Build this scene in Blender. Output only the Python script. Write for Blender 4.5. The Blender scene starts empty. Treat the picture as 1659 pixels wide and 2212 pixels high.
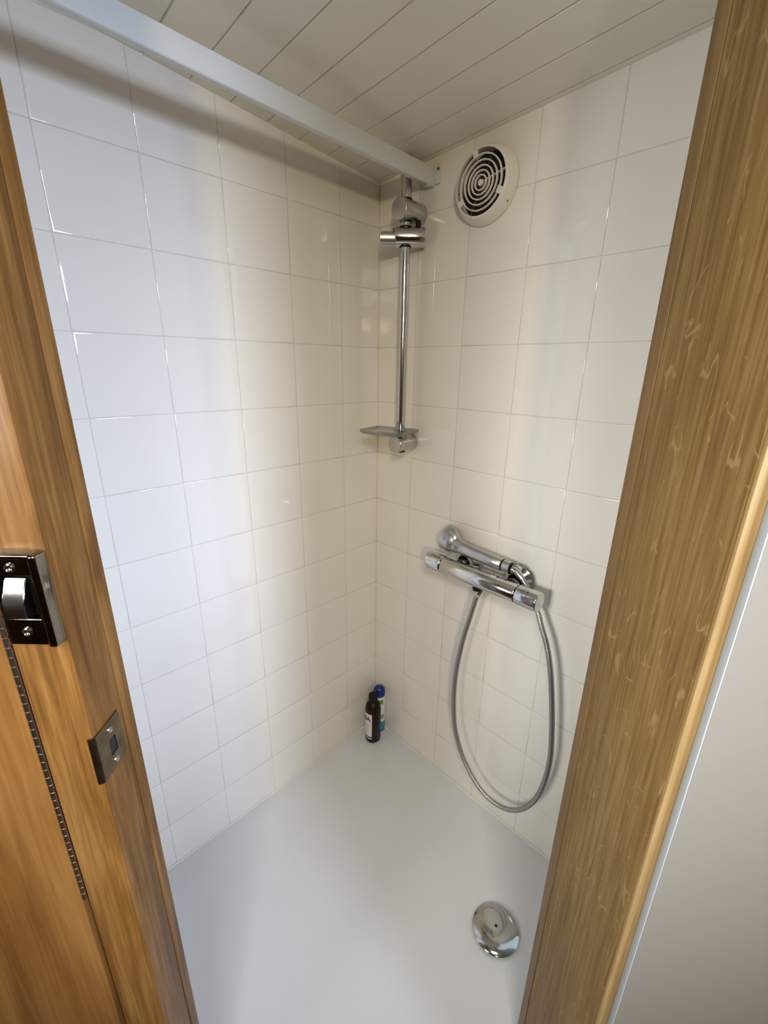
import bpy, bmesh, math, random
from mathutils import Vector, Matrix

random.seed(7)
scene = bpy.context.scene
col = scene.collection
T = 0.15                       # one wall tile, metres
ZF = 8.6138 * T + 0.12         # height of tile-unit z = 0 above the cabin floor

def P(x, y, z):
    return Vector((x * T, y * T, z * T + ZF))

# ------------------------------------------------------------------ camera
YAW, PIT, ROL = 3.9290390400680293, -0.3225179765609739, 0.015262667368401659
CAM = P(6.181033, 6.429168, -0.03561)
FPX = 936.7859
_f = Vector((math.cos(PIT) * math.cos(YAW), math.cos(PIT) * math.sin(YAW), math.sin(PIT)))
_r = Vector((math.sin(YAW), -math.cos(YAW), 0))
_u = _r.cross(_f)
_R = math.cos(ROL) * _r + math.sin(ROL) * _u
_U = -math.sin(ROL) * _r + math.cos(ROL) * _u
cd = bpy.data.cameras.new('camera')
cam = bpy.data.objects.new('camera', cd)
col.objects.link(cam)
cd.sensor_fit = 'HORIZONTAL'
cd.sensor_width = 36
cd.lens = FPX / 1659 * 36
cd.clip_start = 0.02
M3 = Matrix((_R, _U, -_f)).transposed()
cam.matrix_world = Matrix.Translation(CAM) @ M3.to_4x4()
scene.camera = cam
CX, CY, CZ = CAM
DOORROT = YAW - math.pi / 2     # door frame axes: local x = right, local y = into the shower

def VW(lat, dep, z=0.0):
    return Vector((CX + lat * math.sin(YAW) + dep * math.cos(YAW), CY - lat * math.cos(YAW) + dep * math.sin(YAW), z))

# ------------------------------------------------------------------ light
scene.view_settings.view_transform = 'Standard'
scene.view_settings.look = 'None'
scene.view_settings.exposure = 0.0
scene.view_settings.gamma = 1.0
scene.cycles.caustics_reflective = False
scene.cycles.caustics_refractive = False
world = bpy.data.worlds.new('world')
scene.world = world
world.use_nodes = True
world.node_tree.nodes['Background'].inputs[0].default_value = (0.75, 0.86, 1.0, 1)
world.node_tree.nodes['Background'].inputs[1].default_value = 1.0

def area(name, loc, target, w, h, spread, power, color):
    ld = bpy.data.lights.new(name, 'AREA')
    ld.shape = 'RECTANGLE'
    ld.size, ld.size_y = w, h
    ld.energy = power
    ld.color = color
    ld.spread = math.radians(spread)
    o = bpy.data.objects.new(name, ld)
    col.objects.link(o)
    o.location = loc
    o.rotation_euler = (Vector(target) - Vector(loc)).to_track_quat('-Z', 'Y').to_euler()
    return o
# daylight at the three cabin windows and an unseen fill light added overhead
area('window_daylight_left', VW(-1.26, -0.86, 1.62), (0.0, 0.60, 0.95), 0.52, 0.34, 60, 4.4, (1.0, 1.02, 0.97))
area('window_daylight_right', VW(1.24, -0.86, 1.76), (0.62, 0.0, 0.90), 0.52, 0.30, 60, 7.0, (0.85, 1.0, 1.30))
area('window_daylight_back', VW(0.075, -1.96, 1.755), (0.15, 0.15, 1.25), 0.15, 0.14, 60, 2.45, (1.0, 0.87, 0.58))
area('overhead_fill', VW(0, -0.55, 2.0), (0.35, 0.35, 0.3), 0.4, 0.4, 100, 6.5, (1.0, 1.0, 0.98))

# ------------------------------------------------------------------ materials
def new_mat(name):
    m = bpy.data.materials.new(name)
    m.use_nodes = True
    nt = m.node_tree
    return m, nt, nt.nodes['Principled BSDF']

def simple(name, color, rough=0.5, metal=0.0, noise=0.0, nscale=20, bump=0.0, bscale=40, coat=0.0, trans=0.0, ior=1.5, spec=0.5):
    m, nt, b = new_mat(name)
    b.inputs['Base Color'].default_value = (*color, 1)
    b.inputs['Roughness'].default_value = rough
    b.inputs['Metallic'].default_value = metal
    b.inputs['IOR'].default_value = ior
    b.inputs['Specular IOR Level'].default_value = spec
    b.inputs['Coat Weight'].default_value = coat
    b.inputs['Transmission Weight'].default_value = trans
    tc = nt.nodes.new('ShaderNodeTexCoord')
    if noise:
        n = nt.nodes.new('ShaderNodeTexNoise'); n.inputs['Scale'].default_value = nscale; n.inputs['Detail'].default_value = 4
        nt.links.new(tc.outputs['Object'], n.inputs['Vector'])
        r = nt.nodes.new('ShaderNodeValToRGB')
        r.color_ramp.elements[0].position = 0.3; r.color_ramp.elements[1].position = 0.7
        r.color_ramp.elements[0].color = (*[c * (1 - noise) for c in color], 1)
        r.color_ramp.elements[1].color = (*[min(1, c * (1 + noise)) for c in color], 1)
        nt.links.new(n.outputs['Fac'], r.inputs['Fac']); nt.links.new(r.outputs['Color'], b.inputs['Base Color'])
    if bump:
        n = nt.nodes.new('ShaderNodeTexNoise'); n.inputs['Scale'].default_value = bscale; n.inputs['Detail'].default_value = 2
        nt.links.new(tc.outputs['Object'], n.inputs['Vector'])
        bp = nt.nodes.new('ShaderNodeBump'); bp.inputs['Strength'].default_value = 1.0; bp.inputs['Distance'].default_value = bump
        nt.links.new(n.outputs['Fac'], bp.inputs['Height']); nt.links.new(bp.outputs['Normal'], b.inputs['Normal'])
    return m

def wood(name, dark, mid, light, rough=0.4, fleck=0.0, streak=9.0, grain=0.55, seed=0.0, spec=0.35):
    m, nt, b = new_mat(name)
    N, L = nt.nodes.new, nt.links.new
    tc = N('ShaderNodeTexCoord')
    def mapped(sx, sy, sz):
        mp = N('ShaderNodeMapping'); mp.inputs['Scale'].default_value = (sx, sy, sz); mp.inputs['Location'].default_value = (seed, seed * 1.7, seed * .3)
        L(tc.outputs['Object'], mp.inputs['Vector']); return mp.outputs['Vector']
    def noise(vec, scale, detail=4, dist=0.0, rough_=0.55):
        n = N('ShaderNodeTexNoise'); n.inputs['Scale'].default_value = scale; n.inputs['Detail'].default_value = detail
        n.inputs['Distortion'].default_value = dist; n.inputs['Roughness'].default_value = rough_
        L(vec, n.inputs['Vector']); return n.outputs['Fac']
    broad = noise(mapped(1, 1, 0.12), streak, 4, 1.2)
    fine = noise(mapped(1, 1, 0.035), 190, 5, 0.2, 0.65)
    mx = N('ShaderNodeMix'); mx.inputs[0].default_value = grain * 0.6
    L(broad, mx.inputs[2]); L(fine, mx.inputs[3])
    r = N('ShaderNodeValToRGB'); e = r.color_ramp.elements
    e[0].position = 0.36; e[0].color = (*dark, 1); e[1].position = 0.66; e[1].color = (*light, 1)
    k = e.new(0.5); k.color = (*mid, 1)
    L(mx.outputs[0], r.inputs['Fac'])
    out = r.outputs['Color']
    if fleck:
        ns = noise(mapped(1, 1, 0.42), 34, 1.5, 0.5)
        s = N('ShaderNodeMath'); s.operation = 'SUBTRACT'; L(ns, s.inputs[0]); s.inputs[1].default_value = 0.5
        a = N('ShaderNodeMath'); a.operation = 'ABSOLUTE'; L(s.outputs[0], a.inputs[0])
        mr = N('ShaderNodeMapRange'); mr.inputs[1].default_value = 0.004; mr.inputs[2].default_value = 0.014; mr.inputs[3].default_value = 1; mr.inputs[4].default_value = 0
        L(a.outputs[0], mr.inputs[0])
        ms = noise(mapped(1, 1, 0.6), 50, 2)
        mr2 = N('ShaderNodeMapRange'); mr2.inputs[1].default_value = 0.50; mr2.inputs[2].default_value = 0.58
        L(ms, mr2.inputs[0])
        mu = N('ShaderNodeMath'); mu.operation = 'MULTIPLY'; L(mr.outputs[0], mu.inputs[0]); L(mr2.outputs[0], mu.inputs[1])
        mu2 = N('ShaderNodeMath'); mu2.operation = 'MULTIPLY'; L(mu.outputs[0], mu2.inputs[0]); mu2.inputs[1].default_value = fleck
        mc = N('ShaderNodeMix'); mc.data_type = 'RGBA'
        L(mu2.outputs[0], mc.inputs[0]); L(out, mc.inputs[6]); mc.inputs[7].default_value = (*[min(1, c * 1.25 + .03) for c in light], 1)
        out = mc.outputs[2]
    L(out, b.inputs['Base Color'])
    b.inputs['Roughness'].default_value = rough
    b.inputs['Coat Weight'].default_value = 0.0
    b.inputs['Specular IOR Level'].default_value = spec
    b.inputs['Coat Roughness'].default_value = 0.3
    bp = N('ShaderNodeBump'); bp.inputs['Strength'].default_value = 0.5; bp.inputs['Distance'].default_value = 0.0006
    L(fine, bp.inputs['Height']); L(bp.outputs['Normal'], b.inputs['Normal'])
    return m

M = {}
M['tile'] = simple('glazed_cream_tile', (0.80, 0.75, 0.678), 0.035, noise=0.012, nscale=6, bump=0.0016, bscale=5, coat=0.0)
M['grout'] = simple('cream_grout', (0.75, 0.70, 0.63), 0.7, noise=0.06, nscale=60)
M['ceiling'] = simple('painted_ceiling_board', (0.80, 0.755, 0.65), 0.5, noise=0.02, nscale=8)
M['tray'] = simple('white_acrylic', (0.63, 0.625, 0.61), 0.32, noise=0.01, nscale=10, bump=0.0002, bscale=300)
M['oak_left'] = wood('varnished_oak_warm', (0.085, 0.034, 0.007), (0.165, 0.073, 0.0165), (0.27, 0.138, 0.040), 0.42, 0, 34, 0.85)
M['oak_door'] = wood('varnished_oak_door', (0.13, 0.052, 0.012), (0.19, 0.083, 0.021), (0.26, 0.125, 0.036), 0.35, 0, 14, 0.5, seed=3)
M['oak_right'] = wood('quartered_oak', (0.150, 0.079, 0.022), (0.22, 0.129, 0.040), (0.30, 0.188, 0.068), 0.55, 0.55, 16, 1.25, seed=5, spec=0.2)
M['oak_edge'] = wood('oak_edge_strip', (0.24, 0.145, 0.055), (0.32, 0.20, 0.08), (0.40, 0.265, 0.115), 0.4, 0, 30, 0.8, seed=8)
M['oak_stop'] = wood('oak_stop_bead', (0.13, 0.070, 0.022), (0.17, 0.095, 0.033), (0.22, 0.125, 0.047), 0.45, 0, 30, 0.6, seed=11)
M['white'] = simple('shaded_white_board', (0.245, 0.216, 0.177), 0.38, bump=0.0004, bscale=30)  # white board, base colour lowered to carry the shade it stands in
M['white_edge'] = simple('white_board_edge', (0.40, 0.43, 0.46), 0.5)
M['rail'] = simple('white_rail_plastic', (0.62, 0.63, 0.63), 0.35)
M['chrome'] = simple('polished_chrome', (0.64, 0.63, 0.61), 0.13, 1.0, bump=0.0002, bscale=60)
M['satin'] = simple('satin_chrome', (0.56, 0.55, 0.53), 0.33, 1.0)
M['waste'] = simple('waste_chrome', (0.50, 0.50, 0.48), 0.12, 1.0)
M['steel'] = simple('braided_steel', (0.42, 0.40, 0.385), 0.32, 1.0)
M['dark_chrome'] = simple('dark_nickel', (0.30, 0.27, 0.235), 0.10, 1.0)
M['bronze'] = simple('tarnished_bronze_plate', (0.235, 0.19, 0.13), 0.28, 1.0, noise=0.25, nscale=70)
M['hinge'] = simple('steel_piano_hinge', (0.70, 0.62, 0.52), 0.25, 1.0)
M['black'] = simple('black_rubber', (0.006, 0.005, 0.005), 0.5, spec=0.25)
M['dark'] = simple('dark_cavity', (0.018, 0.012, 0.014), 0.8)
M['gap'] = simple('dark_red_wood_gap', (0.10, 0.022, 0.008), 0.6)
M['plastic'] = simple('cream_white_plastic', (0.77, 0.72, 0.65), 0.32)
M['shade_plastic'] = simple('shaded_plastic_spoke', (0.14, 0.11, 0.10), 0.5)  # vent plastic darkened, painting in the shade on the set-back spokes
M['smoke'] = simple('smoked_clear_acrylic', (0.66, 0.66, 0.62), 0.06, trans=0.85, ior=1.45)
M['bottle_brown'] = simple('dark_amber_plastic', (0.014, 0.003, 0.002), 0.35, spec=0.2)
M['label'] = simple('white_paper_label', (0.68, 0.66, 0.65), 0.5)
M['print'] = simple('black_print', (0.02, 0.02, 0.02), 0.5)
M['print_grey'] = simple('grey_print', (0.28, 0.33, 0.34), 0.5)
M['blue'] = simple('blue_plastic_cap', (0.003, 0.018, 0.17), 0.4)
M['teal'] = simple('teal_plastic', (0.02, 0.22, 0.33), 0.25, noise=0.3, nscale=60)
M['green'] = simple('green_print', (0.10, 0.26, 0.02), 0.4)
M['sealant'] = simple('white_sealant', (0.70, 0.68, 0.62), 0.4)
M['cabin'] = wood('cabin_wall_boarding', (0.17, 0.10, 0.045), (0.22, 0.135, 0.065), (0.27, 0.17, 0.085), 0.5, seed=6)
M['cabin_floor'] = wood('cabin_floor_wood', (0.20, 0.11, 0.05), (0.28, 0.16, 0.07), (0.36, 0.22, 0.10), 0.4, seed=2)

# ------------------------------------------------------------------ helpers
def tag(o, label=None, cat=None, group=None, kind=None):
    if label: o['label'] = label
    if cat: o['category'] = cat
    if group: o['group'] = group
    if kind: o['kind'] = kind
    return o

def obj(name, bm, mats, parent=None, smooth=None, loc=None, rot=None):
    me = bpy.data.meshes.new(name)
    bmesh.ops.recalc_face_normals(bm, faces=bm.faces)
    if smooth is not None:
        for f in bm.faces: f.smooth = True
        for e in bm.edges:
            if len(e.link_faces) == 2 and e.calc_face_angle(0) > math.radians(smooth): e.smooth = False
    bm.to_mesh(me); bm.free()
    for m in (mats if isinstance(mats, (list, tuple)) else [mats]): me.materials.append(m)
    o = bpy.data.objects.new(name, me)
    col.objects.link(o)
    if loc is not None: o.location = loc
    if rot is not None: o.rotation_euler = (0, 0, rot)
    if parent:
        o.parent = parent
        if loc is None: o.location = -Vector(parent.location) if parent.rotation_euler.z == 0 else (0, 0, 0)
    return o

def empty(name, loc=(0, 0, 0), rz=0):
    o = bpy.data.objects.new(name, None)
    o.empty_display_size = 0.05
    col.objects.link(o); o.location = loc; o.rotation_euler = (0, 0, rz)
    return o

def box(bm, x0, x1, y0, y1, z0, z1, bevel=0.0, seg=2, mat=0):
    n0 = len(bm.faces)
    r = bmesh.ops.create_cube(bm, size=1.0)
    vs = r['verts']
    for v in vs:
        v.co = Vector((x0 + (v.co.x + .5) * (x1 - x0), y0 + (v.co.y + .5) * (y1 - y0), z0 + (v.co.z + .5) * (z1 - z0)))
    fs = {f for v in vs for f in v.link_faces}
    for f in fs: f.material_index = mat
    if bevel:
        es = {e for v in vs for e in v.link_edges}
        rr = bmesh.ops.bevel(bm, geom=list(es), offset=bevel, segments=seg, profile=0.6, affect='EDGES')
        for f in rr['faces']: f.material_index = mat
    return vs

def lathe(bm, prof, origin, axis, n=32, cap0=True, cap1=True, sx=1.0, mat=0, xdir=None):
    """prof: list of (distance along axis, radius)."""
    axis = Vector(axis).normalized()
    a = Vector(xdir) if xdir else (Vector((0, 0, 1)) if abs(axis.z) < 0.9 else Vector((1, 0, 0)))
    a = (a - axis * a.dot(axis)).normalized(); b = axis.cross(a)
    origin = Vector(origin); rings = []
    for d, r in prof:
        rings.append([bm.verts.new(origin + axis * d + a * (r * sx * math.cos(2 * math.pi * i / n)) + b * (r * math.sin(2 * math.pi * i / n))) for i in range(n)])
    for k in range(len(rings) - 1):
        for i in range(n):
            f = bm.faces.new((rings[k][i], rings[k][(i + 1) % n], rings[k + 1][(i + 1) % n], rings[k + 1][i])); f.material_index = mat
    if cap0: bm.faces.new(list(reversed(rings[0]))).material_index = mat
    if cap1: bm.faces.new(rings[-1]).material_index = mat
    return rings

def rounded(L, r, b=None, n=4):
    """cylinder profile with rounded rims."""
    b = b or r * .15
    p = [(0, 0.001)] 
    for i in range(n + 1):
        t = math.pi / 2 * i / n
        p.append((b - b * math.cos(t), r - b + b * math.sin(t)))
    for i in range(n + 1):
        t = math.pi / 2 * i / n
        p.append((L - b + b * math.sin(t), r - b + b * math.cos(t)))
    p.append((L, 0.001))
    return p

def catmull(pts, step):
    pts = [Vector(p) for p in pts]
    pp = [pts[0] * 2 - pts[1]] + pts + [pts[-1] * 2 - pts[-2]]
    out = []
    for i in range(1, len(pp) - 2):
        p0, p1, p2, p3 = pp[i - 1:i + 3]
        n = max(2, int((p2 - p1).length / step))
        for k in range(n):
            t = k / n
            out.append(0.5 * ((2 * p1) + (p2 - p0) * t + (2 * p0 - 5 * p1 + 4 * p2 - p3) * t * t + (3 * p1 - p0 - 3 * p2 + p3) * t ** 3))
    out.append(pts[-1])
    return out

def tube(bm, path, rad, n=12, mat=0):
    path = [Vector(p) for p in path]
    tang = [(path[min(i + 1, len(path) - 1)] - path[max(i - 1, 0)]).normalized() for i in range(len(path))]
    up = Vector((1, 0, 0)); 
    if abs(tang[0].dot(up)) > .9: up = Vector((0, 0, 1))
    a = (up - tang[0] * up.dot(tang[0])).normalized()
    rings = []
    for i, p in enumerate(path):
        a = (a - tang[i] * a.dot(tang[i])).normalized(); b = tang[i].cross(a)
        r = rad(i) if callable(rad) else rad
        rings.append([bm.verts.new(p + r * (a * math.cos(2 * math.pi * k / n) + b * math.sin(2 * math.pi * k / n))) for k in range(n)])
    for k in range(len(rings) - 1):
        for i in range(n):
            bm.faces.new((rings[k][i], rings[k][(i + 1) % n], rings[k + 1][(i + 1) % n], rings[k + 1][i])).material_index = mat
    bm.faces.new(list(reversed(rings[0]))); bm.faces.new(rings[-1])

def prism(bm, pts, z0, z1, mat=0):
    lo = [bm.verts.new((x, y, z0)) for x, y in pts]; hi = [bm.verts.new((x, y, z1)) for x, y in pts]
    n = len(pts)
    for i in range(n):
        bm.faces.new((lo[i], lo[(i + 1) % n], hi[(i + 1) % n], hi[i])).material_index = mat
    bm.faces.new(list(reversed(lo))).material_index = mat; bm.faces.new(hi).material_index = mat

# ------------------------------------------------------------------ tiled walls
CEIL_Z, CEIL_SX, CEIL_SY = 2.9689, 0.0818, 0.0491
W = 1.01224
def tiled_wall(name, off, umax, side, thick=0.02):
    """tiles on the plane of the wall; side 'L' = plane y 0 running along x, 'R' = plane x 0 running along y."""
    bm = bmesh.new()
    def pt(u, d, z):       # u, z in tile units, d metres out of the wall
        q = P(u, 0, z) if side == 'L' else P(0, u, z)
        if side == 'L': q.y += d
        else: q.x += d
        return q
    us = [0.0] + [off + i * W for i in range(20) if off + i * W < umax - .05] + [umax]
    zs = [-9.0] + [1.30788 - k for k in range(9, -6, -1) if 1.30788 - k < 4.2] + [4.2]
    for i in range(len(us) - 1):
        for j in range(len(zs) - 1):
            u0, u1, z0, z1 = us[i], us[i + 1], zs[j], zs[j + 1]
            tu, tz = random.uniform(-1, 1) * .00022, random.uniform(-1, 1) * .00022
            hu, hz = (u1 - u0) / 2, (z1 - z0) / 2
            rings = []
            for ins, dep in ((0.0, -.0006), (.0036, -.0006), (.0062, -.00028), (.0130, -.00008), (.03, 0)):
                ring = []
                for (a, b) in ((-1, -1), (1, -1), (1, 1), (-1, 1)):
                    uu = (u0 + u1) / 2 + a * (hu - ins); zz = (z0 + z1) / 2 + b * (hz - ins)
                    extra = 0 if ins < .005 else a * tu + b * tz
                    ring.append(bm.verts.new(pt(uu, dep + extra, zz)))
                rings.append(ring)
            for k in range(4):
                for q in range(4):
                    f = bm.faces.new((rings[k][q], rings[k][(q + 1) % 4], rings[k + 1][(q + 1) % 4], rings[k + 1][q]))
                    f.material_index = 1 if k == 0 else 0
                    f.smooth = k > 0
            f = bm.faces.new(rings[-1]); f.smooth = True
    bmesh.ops.remove_doubles(bm, verts=bm.verts, dist=1e-6)
    bmesh.ops.recalc_face_normals(bm, faces=bm.faces)
    # backing board
    e = -.0007
    a, b = pt(-.13, e, -9), pt(umax, e - thick, 4.2)
    box(bm, min(a.x, b.x), max(a.x, b.x), min(a.y, b.y), max(a.y, b.y), a.z, b.z, mat=1)
    me = bpy.data.meshes.new(name)
    want = Vector((0, 1, 0)) if side == 'L' else Vector((1, 0, 0))
    for f in bm.faces:
        if f.smooth and f.normal.dot(want) < 0: f.normal_flip()
    bm.to_mesh(me); bm.free()
    me.materials.append(M['tile']); me.materials.append(M['grout'])
    o = bpy.data.objects.new(name, me); col.objects.link(o)
    return tag(o, kind='structure')
tiled_wall('wall_left', 0.89556, 6.0, 'L')
tiled_wall('wall_right', 0.93422, 5.8, 'R')

# ------------------------------------------------------------------ ceiling of painted boards
bm = bmesh.new()
def cz(x, y): return CEIL_Z + CEIL_SX * x + CEIL_SY * y
g0, gs = 0.085, 0.5235
xs = [-.2] + [g0 + gs * k for k in range(0, 12)] + [6.6]
for i in range(len(xs) - 1):
    a, b = xs[i], xs[i + 1]
    gw = 0.014
    prof = [(a, .035), (a + gw * .5, .012), (a + gw, 0), (b - gw, 0), (b - gw * .5, .012), (b, .035)]
    lo = [bm.verts.new(P(x, -.2, cz(x, -.2) + d)) for x, d in prof]
    hi = [bm.verts.new(P(x, 6.6, cz(x, 6.6) + d)) for x, d in prof]
    for k in range(len(prof) - 1): bm.faces.new((lo[k], lo[k + 1], hi[k + 1], hi[k]))
bmesh.ops.remove_doubles(bm, verts=bm.verts, dist=1e-6)
top = [bm.verts.new(P(x, y, cz(x, y) + .25)) for x, y in ((-.2, -.2), (6.6, -.2), (6.6, 6.6), (-.2, 6.6))]
bm.faces.new(top)
tag(obj('ceiling', bm, M['ceiling']), kind='structure')

# ------------------------------------------------------------------ shower tray
bm = bmesh.new()
ZT = 0.12
out = [(0.0005, 0.0005), (0.90, 0.0005), (0.90, 0.545), (0.43, 0.985), (0.0005, 0.87)]
out = [(0.0005, 0.0005), (0.898, 0.0005), (0.898, 0.50), (0.40, 0.848), (0.0005, 0.848)]
def inset(pts, d):
    n = len(pts); res = []
    for i in range(n):
        p0, p1, p2 = Vector(pts[i - 1]), Vector(pts[i]), Vector(pts[(i + 1) % n])
        a = (p1 - p0).normalized(); b = (p2 - p1).normalized()
        na, nb = Vector((-a.y, a.x)), Vector((-b.y, b.x))
        k = (na + nb).normalized(); res.append(p1 + k * (d / max(.3, k.dot(na))))
    return res
def roundpoly(pts, r, n=8):
    res = []; m = len(pts)
    for i in range(m):
        p0, p1, p2 = Vector(pts[i - 1]), Vector(pts[i]), Vector(pts[(i + 1) % m])
        for t in range(n + 1):
            s = t / n
            A = p1 + (p0 - p1).normalized() * r; B = p1 + (p2 - p1).normalized() * r
            res.append((A * (1 - s) ** 2 + p1 * 2 * s * (1 - s) + B * s * s))
    return res
levels = [(0.0, 0.0, .0008), (.030, 0.0, .01), (.045, -.0006, .03), (.075, -.004, .05), (.095, -.0062, .06), (.13, -.0075, .07), (.20, -.0082, .06)]
rings = []
for d, dz, r in levels:
    rings.append([bm.verts.new((p.x, p.y, ZT + dz)) for p in roundpoly(inset(out, d), r)])
n = len(rings[0])
for k in range(len(rings) - 1):
    for i in range(n): bm.faces.new((rings[k][i], rings[k][(i + 1) % n], rings[k + 1][(i + 1) % n], rings[k + 1][i]))
bm.faces.new(rings[-1])
low = [bm.verts.new((v.co.x, v.co.y, 0.0)) for v in rings[0]]
for i in range(n): bm.faces.new((rings[0][i], low[i], low[(i + 1) % n], rings[0][(i + 1) % n]))
bm.faces.new(low)
tray = empty('shower_tray', (0.4, 0.4, 0))
tag(tray, 'white acrylic shower tray filling the floor of the cubicle', 'shower tray')
obj('basin', bm, M['tray'], tray, smooth=40)
bm = bmesh.new()
tube(bm, [(0.002, 0.848, ZT), (0.002, 0.002, ZT), (0.90, 0.002, ZT)], .0032, 8)
obj('sealant_bead', bm, M['sealant'], tray, smooth=60)

# ------------------------------------------------------------------ cabin round the doorway (doorway frame axes)
DL = (CX, CY, 0)
ZTOP = 2.04
def fbox(name, x0, x1, y0, y1, z0, z1, mat, bevel=0.0, parent=None, kind='structure'):
    bm = bmesh.new(); box(bm, x0, x1, y0, y1, z0, z1, bevel)
    o = obj(name, bm, mat, parent, loc=(0, 0, 0) if parent else DL, rot=None if parent else DOORROT, smooth=35 if bevel else None)
    if kind and not parent: tag(o, kind=kind)
    return o

# left post: lining face + front face
lp = empty('trim_1', DL, DOORROT); tag(lp, kind='structure')
fbox('post', -0.3235, -0.272, 0.320, 0.366, 0, ZTOP, M['oak_left'], 0.004, lp)
fbox('stop_bead', -0.3235, -0.2721, 0.3662, 0.382, 0, ZTOP, M['oak_left'], 0.0010, lp)
# right post: deep quartered-oak lining, stop bead at the shower side, pale front edge
rp = empty('trim_2', DL, DOORROT); tag(rp, kind='structure')
fbox('lining', 0.278, 0.300, 0.3215, 0.468, 0, ZTOP, M['oak_right'], 0.0008, rp)
fbox('stop_bead', 0.2772, 0.300, 0.4692, 0.490, 0, ZTOP, M['oak_stop'], 0.0018, rp)
fbox('front_edge', 0.2795, 0.302, 0.3170, 0.3216, 0, ZTOP, M['oak_edge'], 0.0012, rp)

# white board right of the doorway and painted wall left of the door
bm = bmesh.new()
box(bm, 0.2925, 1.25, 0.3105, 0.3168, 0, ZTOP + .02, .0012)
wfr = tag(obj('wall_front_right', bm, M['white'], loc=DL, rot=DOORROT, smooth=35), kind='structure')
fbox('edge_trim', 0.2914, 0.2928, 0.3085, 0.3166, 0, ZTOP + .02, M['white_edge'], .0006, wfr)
fbox('wall_front_left', -1.25, -0.80, 0.325, 0.345, 0, ZTOP + .02, M['cabin'])
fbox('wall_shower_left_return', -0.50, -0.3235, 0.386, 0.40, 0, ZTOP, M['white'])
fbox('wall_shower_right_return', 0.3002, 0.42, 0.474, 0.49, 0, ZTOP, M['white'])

# neighbouring door leaf hinged to the left post
SE = -0.3303
dr = empty('door_1', VW(SE, 0.325, 0.0), DOORROT); tag(dr, kind='structure')
def leaf(name, x0, x1, y0, y1, z0, z1, mat, bevel):
    bm = bmesh.new(); box(bm, x0, x1, y0, y1, z0, z1, bevel)
    return obj(name, bm, mat, dr, loc=(0, 0, 0), smooth=35)
leaf('door_leaf', -0.46, 0.0, -0.0045, 0.022, 0.03, 1.98, M['oak_door'], .002)
bm = bmesh.new()
zz = 0.84
while zz < 1.75:
    lathe(bm, [(0, .0018), (.0004, .0030), (.0092, .0030), (.0096, .0018)], (0.0034, -.0035, zz), (0, 0, 1), 10)
    zz += .0100
lathe(bm, [(0, .0012), (.92, .0012)], (0.0034, -.0035, .838), (0, 0, 1), 8)
hg = obj('piano_hinge', bm, M['hinge'], dr, loc=(0, 0, 0), smooth=40)
bm = bmesh.new(); box(bm, .0001, .0067, .006, .010, 0.03, 1.98)
obj('seam_backing', bm, M['gap'], dr, loc=(0, 0, 0))

# cabin shell with window openings
def wall_with_hole(name, axis, pos, a0, a1, z0, z1, h, thick=.02):
    """axis 'x': wall at local x = pos spanning y a0..a1 ; axis 'y': wall at local y = pos spanning x."""
    bm = bmesh.new()
    ha0, ha1, hz0, hz1 = h
    for (b0, b1, c0, c1) in ((a0, ha0, z0, z1), (ha1, a1, z0, z1), (ha0, ha1, z0, hz0), (ha0, ha1, hz1, z1)):
        if axis == 'x': box(bm, pos, pos + thick, b0, b1, c0, c1)
        else: box(bm, b0, b1, pos, pos + thick, c0, c1)
    tag(obj(name, bm, M['cabin'], loc=DL, rot=DOORROT), kind='structure')
wall_with_hole('wall_cabin_left', 'x', -1.27, -2.0, 0.345, 0, 2.08, (-1.12, -0.60, 1.45, 1.79))
wall_with_hole('wall_cabin_right', 'x', 1.25, -2.0, 0.32, 0, 2.08, (-1.12, -0.60, 1.61, 1.91))
wall_with_hole('wall_cabin_back', 'y', -1.97, -1.25, 1.25, 0, 2.08, (-0.005, 0.155, 1.68, 1.83), thick=-.02)
fbox('ceiling_cabin', -1.27, 1.27, -1.99, 0.315, 2.06, 2.08, M['ceiling'])
fbox('floor', -1.27, 1.27, -1.99, 0.55, -0.02, 0.0, M['cabin_floor'])

# ------------------------------------------------------------------ white curtain rail under the ceiling
cr = empty('shower_rail', P(0, 1.17, 2.78))
tag(cr, 'white rectangular shower curtain rail running under the boarded ceiling', 'curtain rail')
bm = bmesh.new()
pts = []
secs = []
for x, zt in ((0.10, 2.905), (5.6, 2.985)):
    ring = []
    h, w, r = .245, .105, .022
    c = P(x, 1.165, zt - h / 2)
    for cx_, cz_, a0 in ((w / 2 - r, h / 2 - r, 0), (-w / 2 + r, h / 2 - r, 90), (-w / 2 + r, -h / 2 + r, 180), (w / 2 - r, -h / 2 + r, 270)):
        for k in range(5):
            t = math.radians(a0 + k * 22.5)
            ring.append(bm.verts.new(c + Vector((0, (cx_ + r * math.cos(t)) * T, (cz_ + r * math.sin(t)) * T))))
    secs.append(ring)
for i in range(20): bm.faces.new((secs[0][i], secs[0][(i + 1) % 20], secs[1][(i + 1) % 20], secs[1][i]))
bm.faces.new(list(reversed(secs[0]))); bm.faces.new(secs[1])
obj('rail_bar', bm, M['rail'], cr, smooth=40)
bm = bmesh.new()
a, b = P(0.0005, 1.10, 2.64), P(0.11, 1.23, 2.88)
box(bm, a.x, b.x, a.y, b.y, a.z, b.z, .002)
a, b = P(0.0005, 1.22, 2.66), P(0.035, 1.36, 2.90)
box(bm, a.x, b.x, a.y, b.y, a.z, b.z, .002)
obj('wall_bracket', bm, M['rail'], cr, smooth=40)
bm = bmesh.new()
lathe(bm, rounded(.0015, .0035, .0007, 2), P(0.036, 1.325, 2.85), (1, 0, 0), 14)
obj('screw', bm, M['bronze'], cr, smooth=40)

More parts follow.
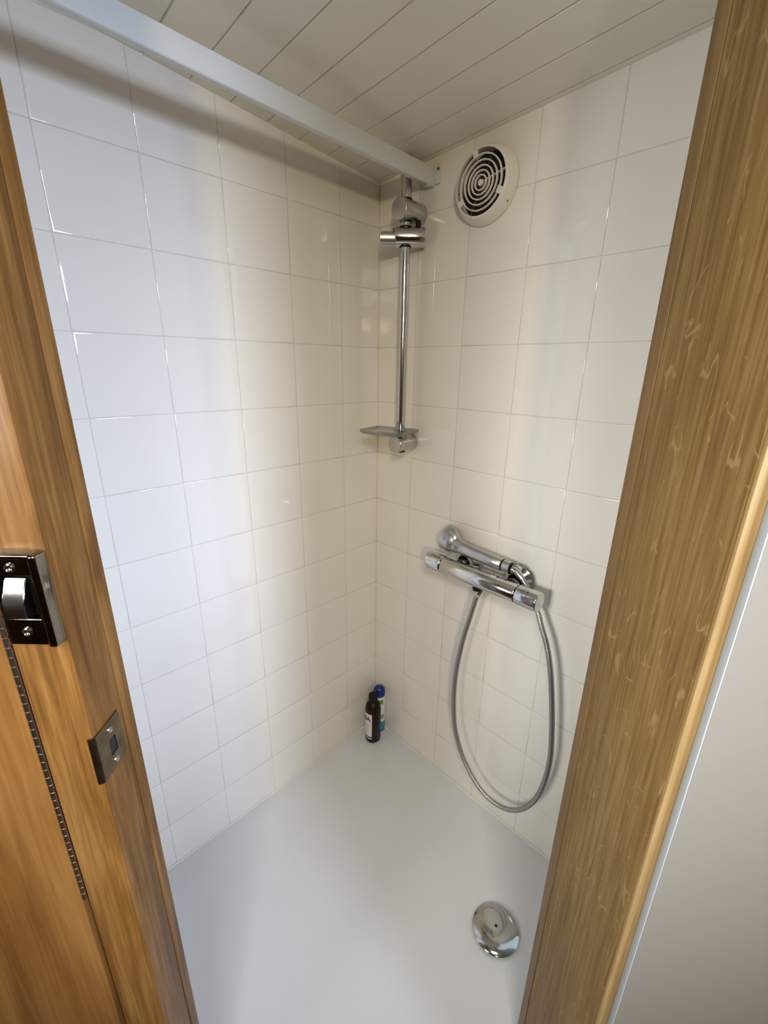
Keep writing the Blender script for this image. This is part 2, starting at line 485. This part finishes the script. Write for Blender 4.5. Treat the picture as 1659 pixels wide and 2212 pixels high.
# ------------------------------------------------------------------ riser rail with brackets
RX, RY = 0.335, 0.952
rr = empty('riser_rail', P(0, RY, -1.4))
tag(rr, 'chrome riser rail upright on the right wall near the corner', 'shower rail')
bm = bmesh.new()
lathe(bm, rounded(4.42 * T, .0122, .002), P(RX, RY, -1.44), (0, 0, 1), 32)
obj('pole', bm, M['chrome'], rr, smooth=40)
for nm, z in (('bracket', 2.31), ('bracket', -1.375)):
    bm = bmesh.new()
    rad = .0245 if z > 0 else .0225
    lathe(bm, rounded((.50 if z > 0 else .47) * T, rad, .0022), P(0.004, RY, z), (1, 0, 0), 40)
    br = obj(nm, bm, M['satin'], rr, smooth=40)
    for dz in (-1, 1):
        bm = bmesh.new()
        lathe(bm, [(0, .0125), (.0012, .0142), (.003, .0142), (.004, .0125)], P(RX, RY, z) + Vector((0, 0, dz * rad * .93 - .002)), (0, 0, 1), 24, False, False)
        obj('gasket', bm, M['black'], rr, smooth=40)

# slider
sl = empty('shower_slider', P(RX, RY, 1.95))
tag(sl, 'chrome sliding handset holder clamped on the riser rail below the top bracket', 'shower holder')
sd = Vector((0.70, -0.714, 0.0))
c0 = P(RX, RY, 1.945)
bm = bmesh.new()
lathe(bm, rounded(.072, .0215, .002), c0 - sd * .047, sd, 40)
obj('body', bm, M['chrome'], sl, smooth=40)
bm = bmesh.new()
n = 40
side = Vector((-sd.y, sd.x, 0))
ring0, ring1 = [], []
open0 = math.radians(85)
prof = []
for i in range(n + 1):
    t = math.radians(70) + open0 / 2 + (2 * math.pi - open0) * i / n
    prof.append((.0195 * math.cos(t), .0185 * math.sin(t)))
for i in range(n, -1, -1):
    t = math.radians(70) + open0 / 2 + (2 * math.pi - open0) * i / n
    prof.append((.0135 * math.cos(t), .0125 * math.sin(t)))
for d, ring in ((.0255, ring0), (.060, ring1)):
    for a_, b_ in prof: ring.append(bm.verts.new(c0 + sd * d + side * a_ + Vector((0, 0, b_ - .003))))
m_ = len(prof)
for i in range(m_): bm.faces.new((ring0[i], ring0[(i + 1) % m_], ring1[(i + 1) % m_], ring1[i]))
for i in range(n):
    bm.faces.new((ring0[i], ring0[i + 1], ring0[m_ - 2 - i], ring0[m_ - 1 - i]))
    bm.faces.new((ring1[i], ring1[i + 1], ring1[m_ - 2 - i], ring1[m_ - 1 - i]))
obj('cradle', bm, M['satin'], sl, smooth=35)
bm = bmesh.new()
lathe(bm, [(0, .0188), (.004, .0188)], c0 + sd * .0262, sd, 32)
obj('cradle_plug', bm, M['dark_chrome'], sl, smooth=35)
bm = bmesh.new()
lathe(bm, rounded(.015, .0062, .0015), c0 - sd * .030 + Vector((0, 0, .0205)), (0, 0, 1), 20)
obj('release_knob', bm, M['black'], sl, smooth=40)
for dz in (-.0225, .019):
    bm = bmesh.new()
    lathe(bm, [(0, .0125), (.001, .0148), (.003, .0148), (.004, .0125)], c0 + Vector((0, 0, dz)), (0, 0, 1), 24, False, False)
    obj('guide_ring', bm, M['black'], sl, smooth=40)

# soap dish clipped on the pole
dz_ = -1.125
dish = empty('soap_dish', P(.57, .92, dz_))
tag(dish, 'smoked clear square soap dish at the foot of the riser rail', 'soap dish')
bm = bmesh.new()
rot_ = math.radians(14)
def dp(a, b, c):
    return P(.575, .905, dz_) + Vector(((a * math.cos(rot_) - b * math.sin(rot_)), (a * math.sin(rot_) + b * math.cos(rot_)), c))
hx, hy = .052, .066
def rr_ring(hx, hy, r, z):
    ring = []
    for sx_, sy_, a0 in ((1, 1, 0), (-1, 1, 90), (-1, -1, 180), (1, -1, 270)):
        for k in range(5):
            t = math.radians(a0 + k * 22.5)
            ring.append(bm.verts.new(dp(sx_ * (hx - r) + r * math.cos(t), sy_ * (hy - r) + r * math.sin(t), z)))
    return ring
R_ = [rr_ring(hx - .006, hy - .006, .008, -.006), rr_ring(hx, hy, .012, -.002), rr_ring(hx + .0005, hy + .0005, .0125, .0045), rr_ring(hx - .0025, hy - .0025, .010, .0045), rr_ring(hx - .004, hy - .004, .010, -.001), rr_ring(hx - .014, hy - .014, .008, -.0025)]
for k in range(len(R_) - 1):
    for i in range(20): bm.faces.new((R_[k][i], R_[k][(i + 1) % 20], R_[k + 1][(i + 1) % 20], R_[k + 1][i]))
bm.faces.new(list(reversed(R_[0]))); bm.faces.new(R_[-1])
obj('tray', bm, M['smoke'], dish, smooth=40)
bm = bmesh.new()
q = P(RX, RY, dz_)
lathe(bm, [(0, .0126), (0, .0175), (.016, .0185), (.016, .0126)], q - Vector((0, 0, .022)), (0, 0, 1), 28, False, False)
obj('clip', bm, M['dark_chrome'], dish, smooth=40)

# ------------------------------------------------------------------ extractor vent
vt = empty('extractor_vent', P(0, 2.22, 2.43))
tag(vt, 'round white extractor vent with concentric rings high on the right wall', 'vent')
vc = P(0, 2.22, 2.43)
X = Vector((1, 0, 0))
RO = .0600     # opening radius
H = .030       # stand-off of the front plane
bm = bmesh.new()
# cover: revolve ring from base rim to opening edge, with four tabs reaching in
n = 96
def tabfac(t):
    # t: angle measured from up (+z) towards +y
    d = math.degrees(t) % 360
    for c, w in ((342, 10), (118, 11), (200, 9), (243, 10)):
        if abs((d - c + 180) % 360 - 180) < w / 2 + .1: return True
    return False
prof = [(.0007, .0735), (.004, .0745), (.009, .0735), (H - .006, .0660), (H - .0015, .0640), (H, .0615)]
rings = []
for d, r in prof:
    rings.append([bm.verts.new(vc + Vector((d, r * math.sin(2 * math.pi * i / n), r * math.cos(2 * math.pi * i / n)))) for i in range(n)])
ro = []
for i in range(n):
    t = 2 * math.pi * (i + .5) / n
    t0 = 2 * math.pi * i / n
    r = RO
    ro.append(bm.verts.new(vc + Vector((H, r * math.sin(t0), r * math.cos(t0)))))
rings.append(ro)
rings.append([bm.verts.new(v.co - X * .006) for v in ro])
for k in range(len(rings) - 1):
    for i in range(n): bm.faces.new((rings[k][i], rings[k][(i + 1) % n], rings[k + 1][(i + 1) % n], rings[k + 1][i]))
cover = obj('cover', bm, M['plastic'], vt, smooth=40)
# tabs
def vbox(bm, ang, r0, r1, w, d0, d1):
    t = math.radians(ang); er = Vector((0, math.sin(t), math.cos(t))); et = Vector((0, math.cos(t), -math.sin(t)))
    vs = []
    for d in (d0, d1):
        for a_, b_ in ((r0, -w), (r1, -w), (r1, w), (r0, w)): vs.append(bm.verts.new(vc + X * d + er * a_ + et * b_))
    for f in ((0, 1, 2, 3), (7, 6, 5, 4), (0, 4, 5, 1), (1, 5, 6, 2), (2, 6, 7, 3), (3, 7, 4, 0)): bm.faces.new([vs[k] for k in f])
for ang, w in ((343, .0055), (116, .0065), (238, .0060)):
    bm = bmesh.new()
    vbox(bm, ang, .0475, .0612, w, H - .005, H + .0002)
    obj('tab', bm, M['plastic'], vt)
bm = bmesh.new()
for r in (.0135, .0215, .0300, .0395, .0500):
    w = .0013
    lathe(bm, [(H - .005, r - w), (H - .0008, r - w), (H, r - w * .5), (H, r + w * .5), (H - .0008, r + w), (H - .005, r + w), (H - .005, r - w)], vc, X, 72, False, False)
lathe(bm, rounded(.008, .0062, .002), vc + X * (H - .008), X, 24)
obj('ring_grille', bm, M['plastic'], vt, smooth=40)
for ang in (78, 143, 203, 263, 323, 23):
    bm = bmesh.new()
    vbox(bm, ang, .004, .0605, .0006, H - .009, H - (.006 if ang != 78 else .001))
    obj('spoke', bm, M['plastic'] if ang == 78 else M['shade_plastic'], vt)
bm = bmesh.new()
lathe(bm, [(0, .0001), (0, .0615)], vc + X * .0015, X, 48, False, False)
obj('duct_cavity', bm, M['dark'], vt)
bm = bmesh.new()
lathe(bm, rounded(.0025, .003, .0006, 2), vc + Vector((.0105, .0575, -.0405)), X, 14)
obj('screw', bm, M['bronze'], vt, smooth=40)

# ------------------------------------------------------------------ thermostatic bar mixer
mx = empty('bar_mixer', P(0, 2.95, -3.34))
tag(mx, 'chrome thermostatic bar mixer tap on the right tiled wall', 'shower mixer')
BX, BZ = 0.48, -3.345
Y = Vector((0, 1, 0))
bm = bmesh.new()
lathe(bm, [(0, .0222), (.001, .0230), (1.42 * T - .001, .0230), (1.42 * T, .0222)], P(BX, 2.235, BZ), Y, 48)
body = obj('bar_body', bm, M['chrome'], mx, smooth=40)
def knob(y0, y1, flip):
    bm = bmesh.new()
    L = (y1 - y0) * T
    pr = rounded(L, .0240, .0035)
    lathe(bm, pr, P(BX, y0, BZ), Y, 48)
    k = obj('control_knob', bm, M['chrome'], mx, smooth=40)
    # raised temperature button: thin dark outline and plate on the front of the knob
    for nm, g, r, m in (('button_gap', .0008, .02412, M['black']), ('button', 0, .0244, M['chrome'])):
        bm = bmesh.new()
        ya, yb = (y0 + .10, y0 + .27) if not flip else (y0 + .13, y1 - .17)
        a0, a1 = math.radians(25), math.radians(72)
        nn = 10; g1, g2 = [], []
        for i in range(nn + 1):
            t = a0 - g * 40 + (a1 - a0 + g * 80) * i / nn
            for lst, yy in ((g1, ya * T - g), (g2, yb * T + g)):
                q = P(BX, 0, BZ); lst.append(bm.verts.new((q.x + r * math.cos(t), yy, q.z + r * math.sin(t))))
        for i in range(nn): bm.faces.new((g1[i], g1[i + 1], g2[i + 1], g2[i]))
        b_ = obj(nm, bm, m, k, smooth=40); b_.location = -Vector(mx.location) - Vector(k.location)
knob(1.89, 2.225, False)
knob(3.665, 4.03, True)
for y in (2.45, 3.45):
    bm = bmesh.new()
    lathe(bm, [(0.0008, .0415), (.003, .0420), (.007, .0405), (.012, .034), (.018, .0245), (.022, .0205), (.030, .0195)], P(0, y, BZ + .03), X, 48, True, False)
    es = obj('escutcheon', bm, M['chrome'], mx, smooth=50)
    bm = bmesh.new()
    lathe(bm, [(.028, .0165), (.030, .0178), (.044, .0178), (.046, .0165), (.046, .0130), (.062, .0130)], P(0, y, BZ), X, 6 * 5, True, True)
    obj('inlet_nut', bm, M['dark_chrome'], mx, smooth=30)
bm = bmesh.new()
lathe(bm, [(0, .0115), (.012, .0115), (.013, .0095)], P(BX - .02, 2.93, BZ) - Vector((0, 0, .0215)), (0, 0, -1), 24)
obj('outlet', bm, M['black'], mx, smooth=40)

# handset resting on the mixer
hs = empty('shower_handset', P(.27, 2.6, -3.05))
tag(hs, 'chrome hand shower head laid on its side behind the bar mixer', 'hand shower')
hy0 = P(.27, 2.40, -3.03)
bm = bmesh.new()
# handle swelling into the back of the head
axis = Y
path, rad = [], []
ctrl = [(.235, 1.93, -2.99, .02), (.235, 1.96, -2.99, .06), (.235, 2.02, -2.99, .085), (.24, 2.30, -3.0, .100), (.25, 2.46, -3.02, .122), (.25, 2.70, -3.045, .122), (.25, 3.0, -3.06, .118), (.25, 3.225, -3.07, .114), (.25, 3.235, -3.07, .106)]
tube(bm, [P(a, b, c) for a, b, c, r in ctrl[3:]], lambda i: [r for a, b, c, r in ctrl[3:]][i] * T, 28)
obj('handle', bm, M['satin'], hs, smooth=60)
bm = bmesh.new()
# round head, spray face turned to the wall and tilted
hd = Vector((0.80, -0.42, 0.10)).normalized()
hc = P(.17, 2.14, -2.97)
prof = [(-.006, .0001), (-.006, .034), (-.004, .0372), (.002, .0392), (.008, .0385), (.014, .0350), (.020, .0280), (.0235, .0180), (.025, .008), (.0253, .0001)]
lathe(bm, prof, hc, hd, 48, False, False)
hb = obj('spray_head', bm, M['satin'], hs, smooth=60)
# blend from head to handle
bm = bmesh.new()
pp = [P(.19, 2.10, -2.96), P(.215, 2.20, -2.985), P(.235, 2.32, -3.005), P(.247, 2.44, -3.02), P(.25, 2.55, -3.03)]
rads = [.036, .031, .0235, .0190, .0183]
tube(bm, catmull(pp, .004), lambda i: None, 4) if False else None
cp = catmull(pp, .004); nn = len(cp)
def rr_(i):
    s = i / (nn - 1) * 4; k = min(3, int(s)); u = s - k; u = u * u * (3 - 2 * u)
    return rads[k] * (1 - u) + rads[k + 1] * u
tube(bm, cp, rr_, 32)
obj('neck', bm, M['satin'], hs, smooth=60)
bm = bmesh.new()
lathe(bm, [(0, .0152), (.004, .0152)], P(.25, 3.235, -3.07), Y, 28)
lathe(bm, [(0, .0145), (.0018, .0145)], P(.25, 3.385, -3.08), Y, 28)
obj('seal_ring', bm, M['black'], hs, smooth=40)
bm = bmesh.new()
lathe(bm, [(0, .0155), (.0185, .0150)], P(.25, 3.262, -3.07), Y, 28)
obj('collar', bm, M['satin'], hs, smooth=40)

# hose
ho = empty('shower_hose', P(.4, 3.6, -7.8))
tag(ho, 'flexible ribbed chrome hose looping down below the bar mixer', 'shower hose')
hp = [(.25, 3.40, -3.085), (.25, 3.50, -3.11), (.255, 3.62, -3.20), (.265, 3.74, -3.34), (.28, 3.86, -3.50), (.33, 3.97, -3.62), (.37, 4.06, -3.78), (.38, 4.19, -4.05), (.40, 4.321, -4.47), (.40, 4.43, -5.07), (.40, 4.50, -5.6), (.40, 4.534, -6.05), (.40, 4.50, -6.62), (.40, 4.38, -7.12), (.40, 4.15, -7.53), (.40, 3.82, -7.76), (.40, 3.40, -7.74), (.40, 2.98, -7.36), (.40, 2.72, -6.83), (.40, 2.62, -6.25), (.40, 2.605, -5.54), (.40, 2.69, -4.77), (.39, 2.81, -4.14), (.375, 2.885, -3.75), (.35, 2.93, -3.60)]
cp = catmull([P(*p) for p in hp], .0014)
# resample evenly
acc = [0]
for i in range(1, len(cp)): acc.append(acc[-1] + (cp[i] - cp[i - 1]).length)
def at(s):
    import bisect
    i = min(len(acc) - 2, max(0, bisect.bisect(acc, s) - 1))
    return cp[i].lerp(cp[i + 1], (s - acc[i]) / max(1e-9, acc[i + 1] - acc[i]))
step = .00115
cnt = int((acc[-1]) / step)
bm = bmesh.new()
tube(bm, [at(i * step) for i in range(cnt)], lambda i: .0066 if i % 3 else .0057, 14)
obj('ribbed_tube', bm, M['steel'], ho, smooth=80)
bm = bmesh.new()
tt = (at(.034) - at(0)).normalized()
pr = []
for i in range(11):
    pr += [(i * .0032, .0082 - i * .0001), (i * .0032 + .0004, .0094 - i * .00012), (i * .0032 + .0022, .0094 - i * .00012), (i * .0032 + .0027, .0082 - i * .0001)]
nprof = len(pr)
pth = [at(d) for d, r in pr]
tube(bm, pth, lambda i: pr[i][1], 24)
obj('conical_nut', bm, M['chrome'], ho, smooth=40)
bm = bmesh.new()
e0 = at(acc[-1] - .001); ed = (at(acc[-1] - .002) - at(acc[-1] - .03)).normalized()
lathe(bm, [(-.020, .0085), (-.016, .0100), (-.003, .0112), (0.004, .0112)], e0, ed, 20)
obj('outlet_nut', bm, M['chrome'], ho, smooth=40)

# ------------------------------------------------------------------ waste cover on the tray
wa = empty('waste_cover', P(1.64, 4.57, -8.6138))
tag(wa, 'round chrome domed waste cover on the white shower tray', 'drain cover')
wc = P(1.64, 4.57, -8.6138); wc.z = ZT - .0085
bm = bmesh.new()
lathe(bm, [(0, .047), (.0045, .0485), (.006, .0535), (.0085, .0550), (.0108, .0530), (.0150, .043), (.0178, .029), (.0190, .012), (.0193, .0035)], wc, (0, 0, 1), 64, True, False)
obj('dome', bm, M['waste'], wa, smooth=60)
bm = bmesh.new()
lathe(bm, [(.0193, .0036), (.0188, .0030), (.0178, .0001)], wc, (0, 0, 1), 20, False, False)  # small black dip at the centre of the dome
obj('centre_dot', bm, M['black'], wa, smooth=60)

# ------------------------------------------------------------------ bottles in the corner
def arc_patch(bm, c, r, a0, a1, z0, z1, n=24, sx=1.0, rotz=0.0):
    lo, hi = [], []
    for i in range(n + 1):
        t = a0 + (a1 - a0) * i / n
        x, y = r * math.cos(t), r * math.sin(t)
        lo.append(bm.verts.new((c.x + x, c.y + y, c.z + z0))); hi.append(bm.verts.new((c.x + x, c.y + y, c.z + z1)))
    for i in range(n): bm.faces.new((lo[i], lo[i + 1], hi[i + 1], hi[i]))

bc = P(.465, .425, -8.6138); bc.z = ZT + .0003
bb = empty('brown_bottle', bc)
tag(bb, 'dark brown bottle with black cap and white label in the corner', 'bottle')
bm = bmesh.new()
rb = .0275
lathe(bm, [(0, .022), (.001, .0245), (.005, rb), (.135, rb), (.148, .0258), (.158, .0215), (.165, .0155), (.168, .012), (.172, .012)], bc, (0, 0, 1), 40)
obj('bottle_body', bm, M['bottle_brown'], bb, smooth=60)
bm = bmesh.new()
lathe(bm, rounded(.026, .0160, .005), bc + Vector((0, 0, .170)), (0, 0, 1), 32)
obj('cap', bm, M['black'], bb, smooth=40)
bm = bmesh.new()
A1 = math.radians(38)
arc_patch(bm, bc, rb + .0004, math.radians(-95), A1, .030, .128)
arc_patch(bm, bc, rb + .0004, math.radians(-95), A1, .020, .0245)
lb = obj('paper_label', bm, M['label'], bb, smooth=60)
# wrapped black lettering
fc = bpy.data.curves.new('lettering', 'FONT'); fc.body = 'OMA'; fc.size = .026; fc.offset = .0006
fo = bpy.data.objects.new('lettering_source', fc); col.objects.link(fo)
dg = bpy.context.evaluated_depsgraph_get(); dg.update()
me = bpy.data.meshes.new_from_object(fo.evaluated_get(dg))
bpy.data.objects.remove(fo)
bm = bmesh.new(); bm.from_mesh(me)
bmesh.ops.triangulate(bm, faces=bm.faces)
bmesh.ops.subdivide_edges(bm, edges=[e for e in bm.edges if e.calc_length() > .004], cuts=2)
wmax = max(v.co.x for v in bm.verts)
for v in bm.verts:
    a = math.radians(30) + (v.co.x - wmax) / rb
    v.co = Vector((bc.x + (rb + .0009) * math.cos(a), bc.y + (rb + .0009) * math.sin(a), bc.z + .098 + v.co.y))
le = obj('lettering', bm, M['print'], lb); le.location = -Vector(bb.location) - Vector(lb.location)
bm = bmesh.new()
for k in range(4): arc_patch(bm, bc, rb + .0008, math.radians(-15), math.radians(20 - 4 * (k % 2)), .060 + k * .007, .0615 + k * .007)
le = obj('small_print', bm, M['print_grey'], lb); le.location = -Vector(bb.location) - Vector(lb.location)

uc = P(.172, .325, -8.6138); uc.z = ZT + .0003
ub = empty('blue_capped_bottle', uc)
tag(ub, 'white and teal bottle with bright blue cap behind the brown bottle', 'bottle')
xd = Vector((-.7, .7, 0))
bm = bmesh.new()
lathe(bm, [(0, .0135), (.003, .0172), (.048, .0175), (.0485, .0175)], uc, (0, 0, 1), 36, sx=1.28, xdir=xd)
obj('lower_body', bm, M['teal'], ub, smooth=60)
bm = bmesh.new()
lathe(bm, [(.0485, .0176), (.150, .0172), (.156, .015)], uc, (0, 0, 1), 36, sx=1.28, xdir=xd)
sh = obj('label_sleeve', bm, M['label'], ub, smooth=60)
bm = bmesh.new()
lathe(bm, [(.156, .0145), (.157, .0172), (.172, .0178), (.184, .0168), (.192, .0125), (.195, .006), (.1955, .0002)], uc, (0, 0, 1), 36, sx=1.18, xdir=xd)
obj('cap', bm, M['blue'], ub, smooth=50)
def oval_patch(bm, a0, a1, z0, z1, off=.0005, n=12):
    # angle measured from the long axis xd towards its left
    b = Vector((0, 0, 1)).cross(xd.normalized()); a = xd.normalized(); lo, hi = [], []
    for i in range(n + 1):
        t = math.radians(a0 + (a1 - a0) * i / n)
        q = uc + a * ((.0176 + off) * 1.28 * math.cos(t)) + b * ((.0176 + off) * math.sin(t))
        lo.append(bm.verts.new(q + Vector((0, 0, z0)))); hi.append(bm.verts.new(q + Vector((0, 0, z1))))
    for i in range(n): bm.faces.new((lo[i], lo[i + 1], hi[i + 1], hi[i]))
bm = bmesh.new(); oval_patch(bm, -130, -50, .128, .146)
g_ = obj('green_mark', bm, M['green'], sh); g_.location = -Vector(ub.location) - Vector(sh.location)
bm = bmesh.new(); oval_patch(bm, -75, -35, .062, .082)
g_ = obj('grey_mark', bm, M['print_grey'], sh); g_.location = -Vector(ub.location) - Vector(sh.location)

# ------------------------------------------------------------------ chrome push catch on the left post (frame axes)
lt = empty('door_catch', VW(-0.29, 0.32, CZ - .185), DOORROT)
tag(lt, 'dark chrome surface latch with two screws on the left oak post', 'door latch')
def lbox(name, x0, x1, y0, y1, z0, z1, mat, bevel=0.0, seg=3, parent=None):
    bm = bmesh.new(); box(bm, x0, x1, y0, y1, z0, z1, bevel, seg)
    o = obj(name, bm, mat, parent or lt, loc=(0, 0, 0), smooth=40)
    return o
# local origin: lat -0.29, front of the post, z = CZ-.185; y negative = towards the camera
HT = .0415
bm = bmesh.new()
# case with rectangular mouth: frame of four bars + raised right-hand rim
def case_bar(x0, x1, z0, z1, y0=-.010): box(bm, x0, x1, y0, -.0002, z0, z1, .0012, 3)
case_bar(-.0225, .0165, .0225, HT)
case_bar(-.0225, .0165, -HT, -.0165)
case_bar(.0075, .0165, -.018, .024)
case_bar(-.0225, -.0175, -.018, .024)
obj('case', bm, M['dark_chrome'], lt, loc=(0, 0, 0), smooth=40)
bm = bmesh.new()
box(bm, .0115, .0185, -.0135, -.0003, -HT - .0005, HT + .0005, .0028, 4)
box(bm, -.0225, .0165, -.0128, -.0003, HT - .0035, HT + .0008, .0020, 4)
obj('raised_rim', bm, M['dark_chrome'], lt, loc=(0, 0, 0), smooth=50)
lbox('mouth', -.018, .0078, -.0022, -.0004, -.0178, .0238, M['black'])
bm = bmesh.new()
vs = []
for x in (-.0145, .0030):
    vs.append([bm.verts.new((x, y, z)) for y, z in ((-.0025, .020), (-.0085, .0195), (-.0165, .002), (-.0168, -.013), (-.0025, -.0155))])
for i in range(5): bm.faces.new((vs[0][i], vs[0][(i + 1) % 5], vs[1][(i + 1) % 5], vs[1][i]))
bm.faces.new(list(reversed(vs[0]))); bm.faces.new(vs[1])
bmesh.ops.bevel(bm, geom=list(bm.edges), offset=.0008, segments=2, affect='EDGES')
obj('thumb_bolt', bm, M['chrome'], lt, loc=(0, 0, 0), smooth=40)
for z in (.0300, -.0285):
    bm = bmesh.new()
    lathe(bm, [(0, .0042), (.0012, .0040), (.0018, .0028), (.0012, .0022), (.0006, .0002)], (-.0055, -.0098, z), (0, -1, 0), 20, True, False)
    obj('screw', bm, M['chrome'], lt, loc=(0, 0, 0), smooth=40)

# strike plate in the inner face of the left post
sp = empty('strike_plate', VW(-0.272, 0.336, CZ - .365), DOORROT)
tag(sp, 'small bronze strike plate let into the inner edge of the left post', 'strike plate')
bm = bmesh.new()
hz_ = .0278
a0, a1 = -.013, .0205
for (y0, y1, z0, z1) in ((a0, a1, .0075, hz_), (a0, a1, -hz_, -.0115), (a0, 0.0, -.0115, .0075), (.0100, a1, -.0115, .0075)):
    box(bm, 0.0001, .0016, y0, y1, z0, z1, .0)
bmesh.ops.remove_doubles(bm, verts=bm.verts, dist=1e-5)
obj('plate', bm, M['bronze'], sp, loc=(0, 0, 0))
bm = bmesh.new()
lip = [(.0016, -.013), (.0012, -.0165), (-.001, -.0182), (-.004, -.0185)]
inn = [(.0001, -.013), (-.0002, -.0157), (-.0015, -.0166), (-.004, -.0169)]
L0 = []
for z in (-hz_, hz_):
    L0.append([bm.verts.new((x, y, z)) for x, y in lip + inn[::-1]])
for i in range(8): bm.faces.new((L0[0][i], L0[0][(i + 1) % 8], L0[1][(i + 1) % 8], L0[1][i]))
bm.faces.new(list(reversed(L0[0]))); bm.faces.new(L0[1])
obj('rolled_lip', bm, M['bronze'], sp, loc=(0, 0, 0), smooth=60)
bm = bmesh.new(); box(bm, .0001, .0003, 0.0, .0100, -.0115, .0075)
obj('bolt_pocket', bm, M['dark'], sp, loc=(0, 0, 0))
for z, y in ((.0175, .0045), (-.0205, .0050)):
    bm = bmesh.new()
    lathe(bm, [(0, .0034), (.0008, .0032), (.0012, .0022), (.0006, .0016), (.0004, .0002)], (.0016, y, z), (1, 0, 0), 18, True, False)
    obj('screw', bm, M['satin'], sp, loc=(0, 0, 0), smooth=40)
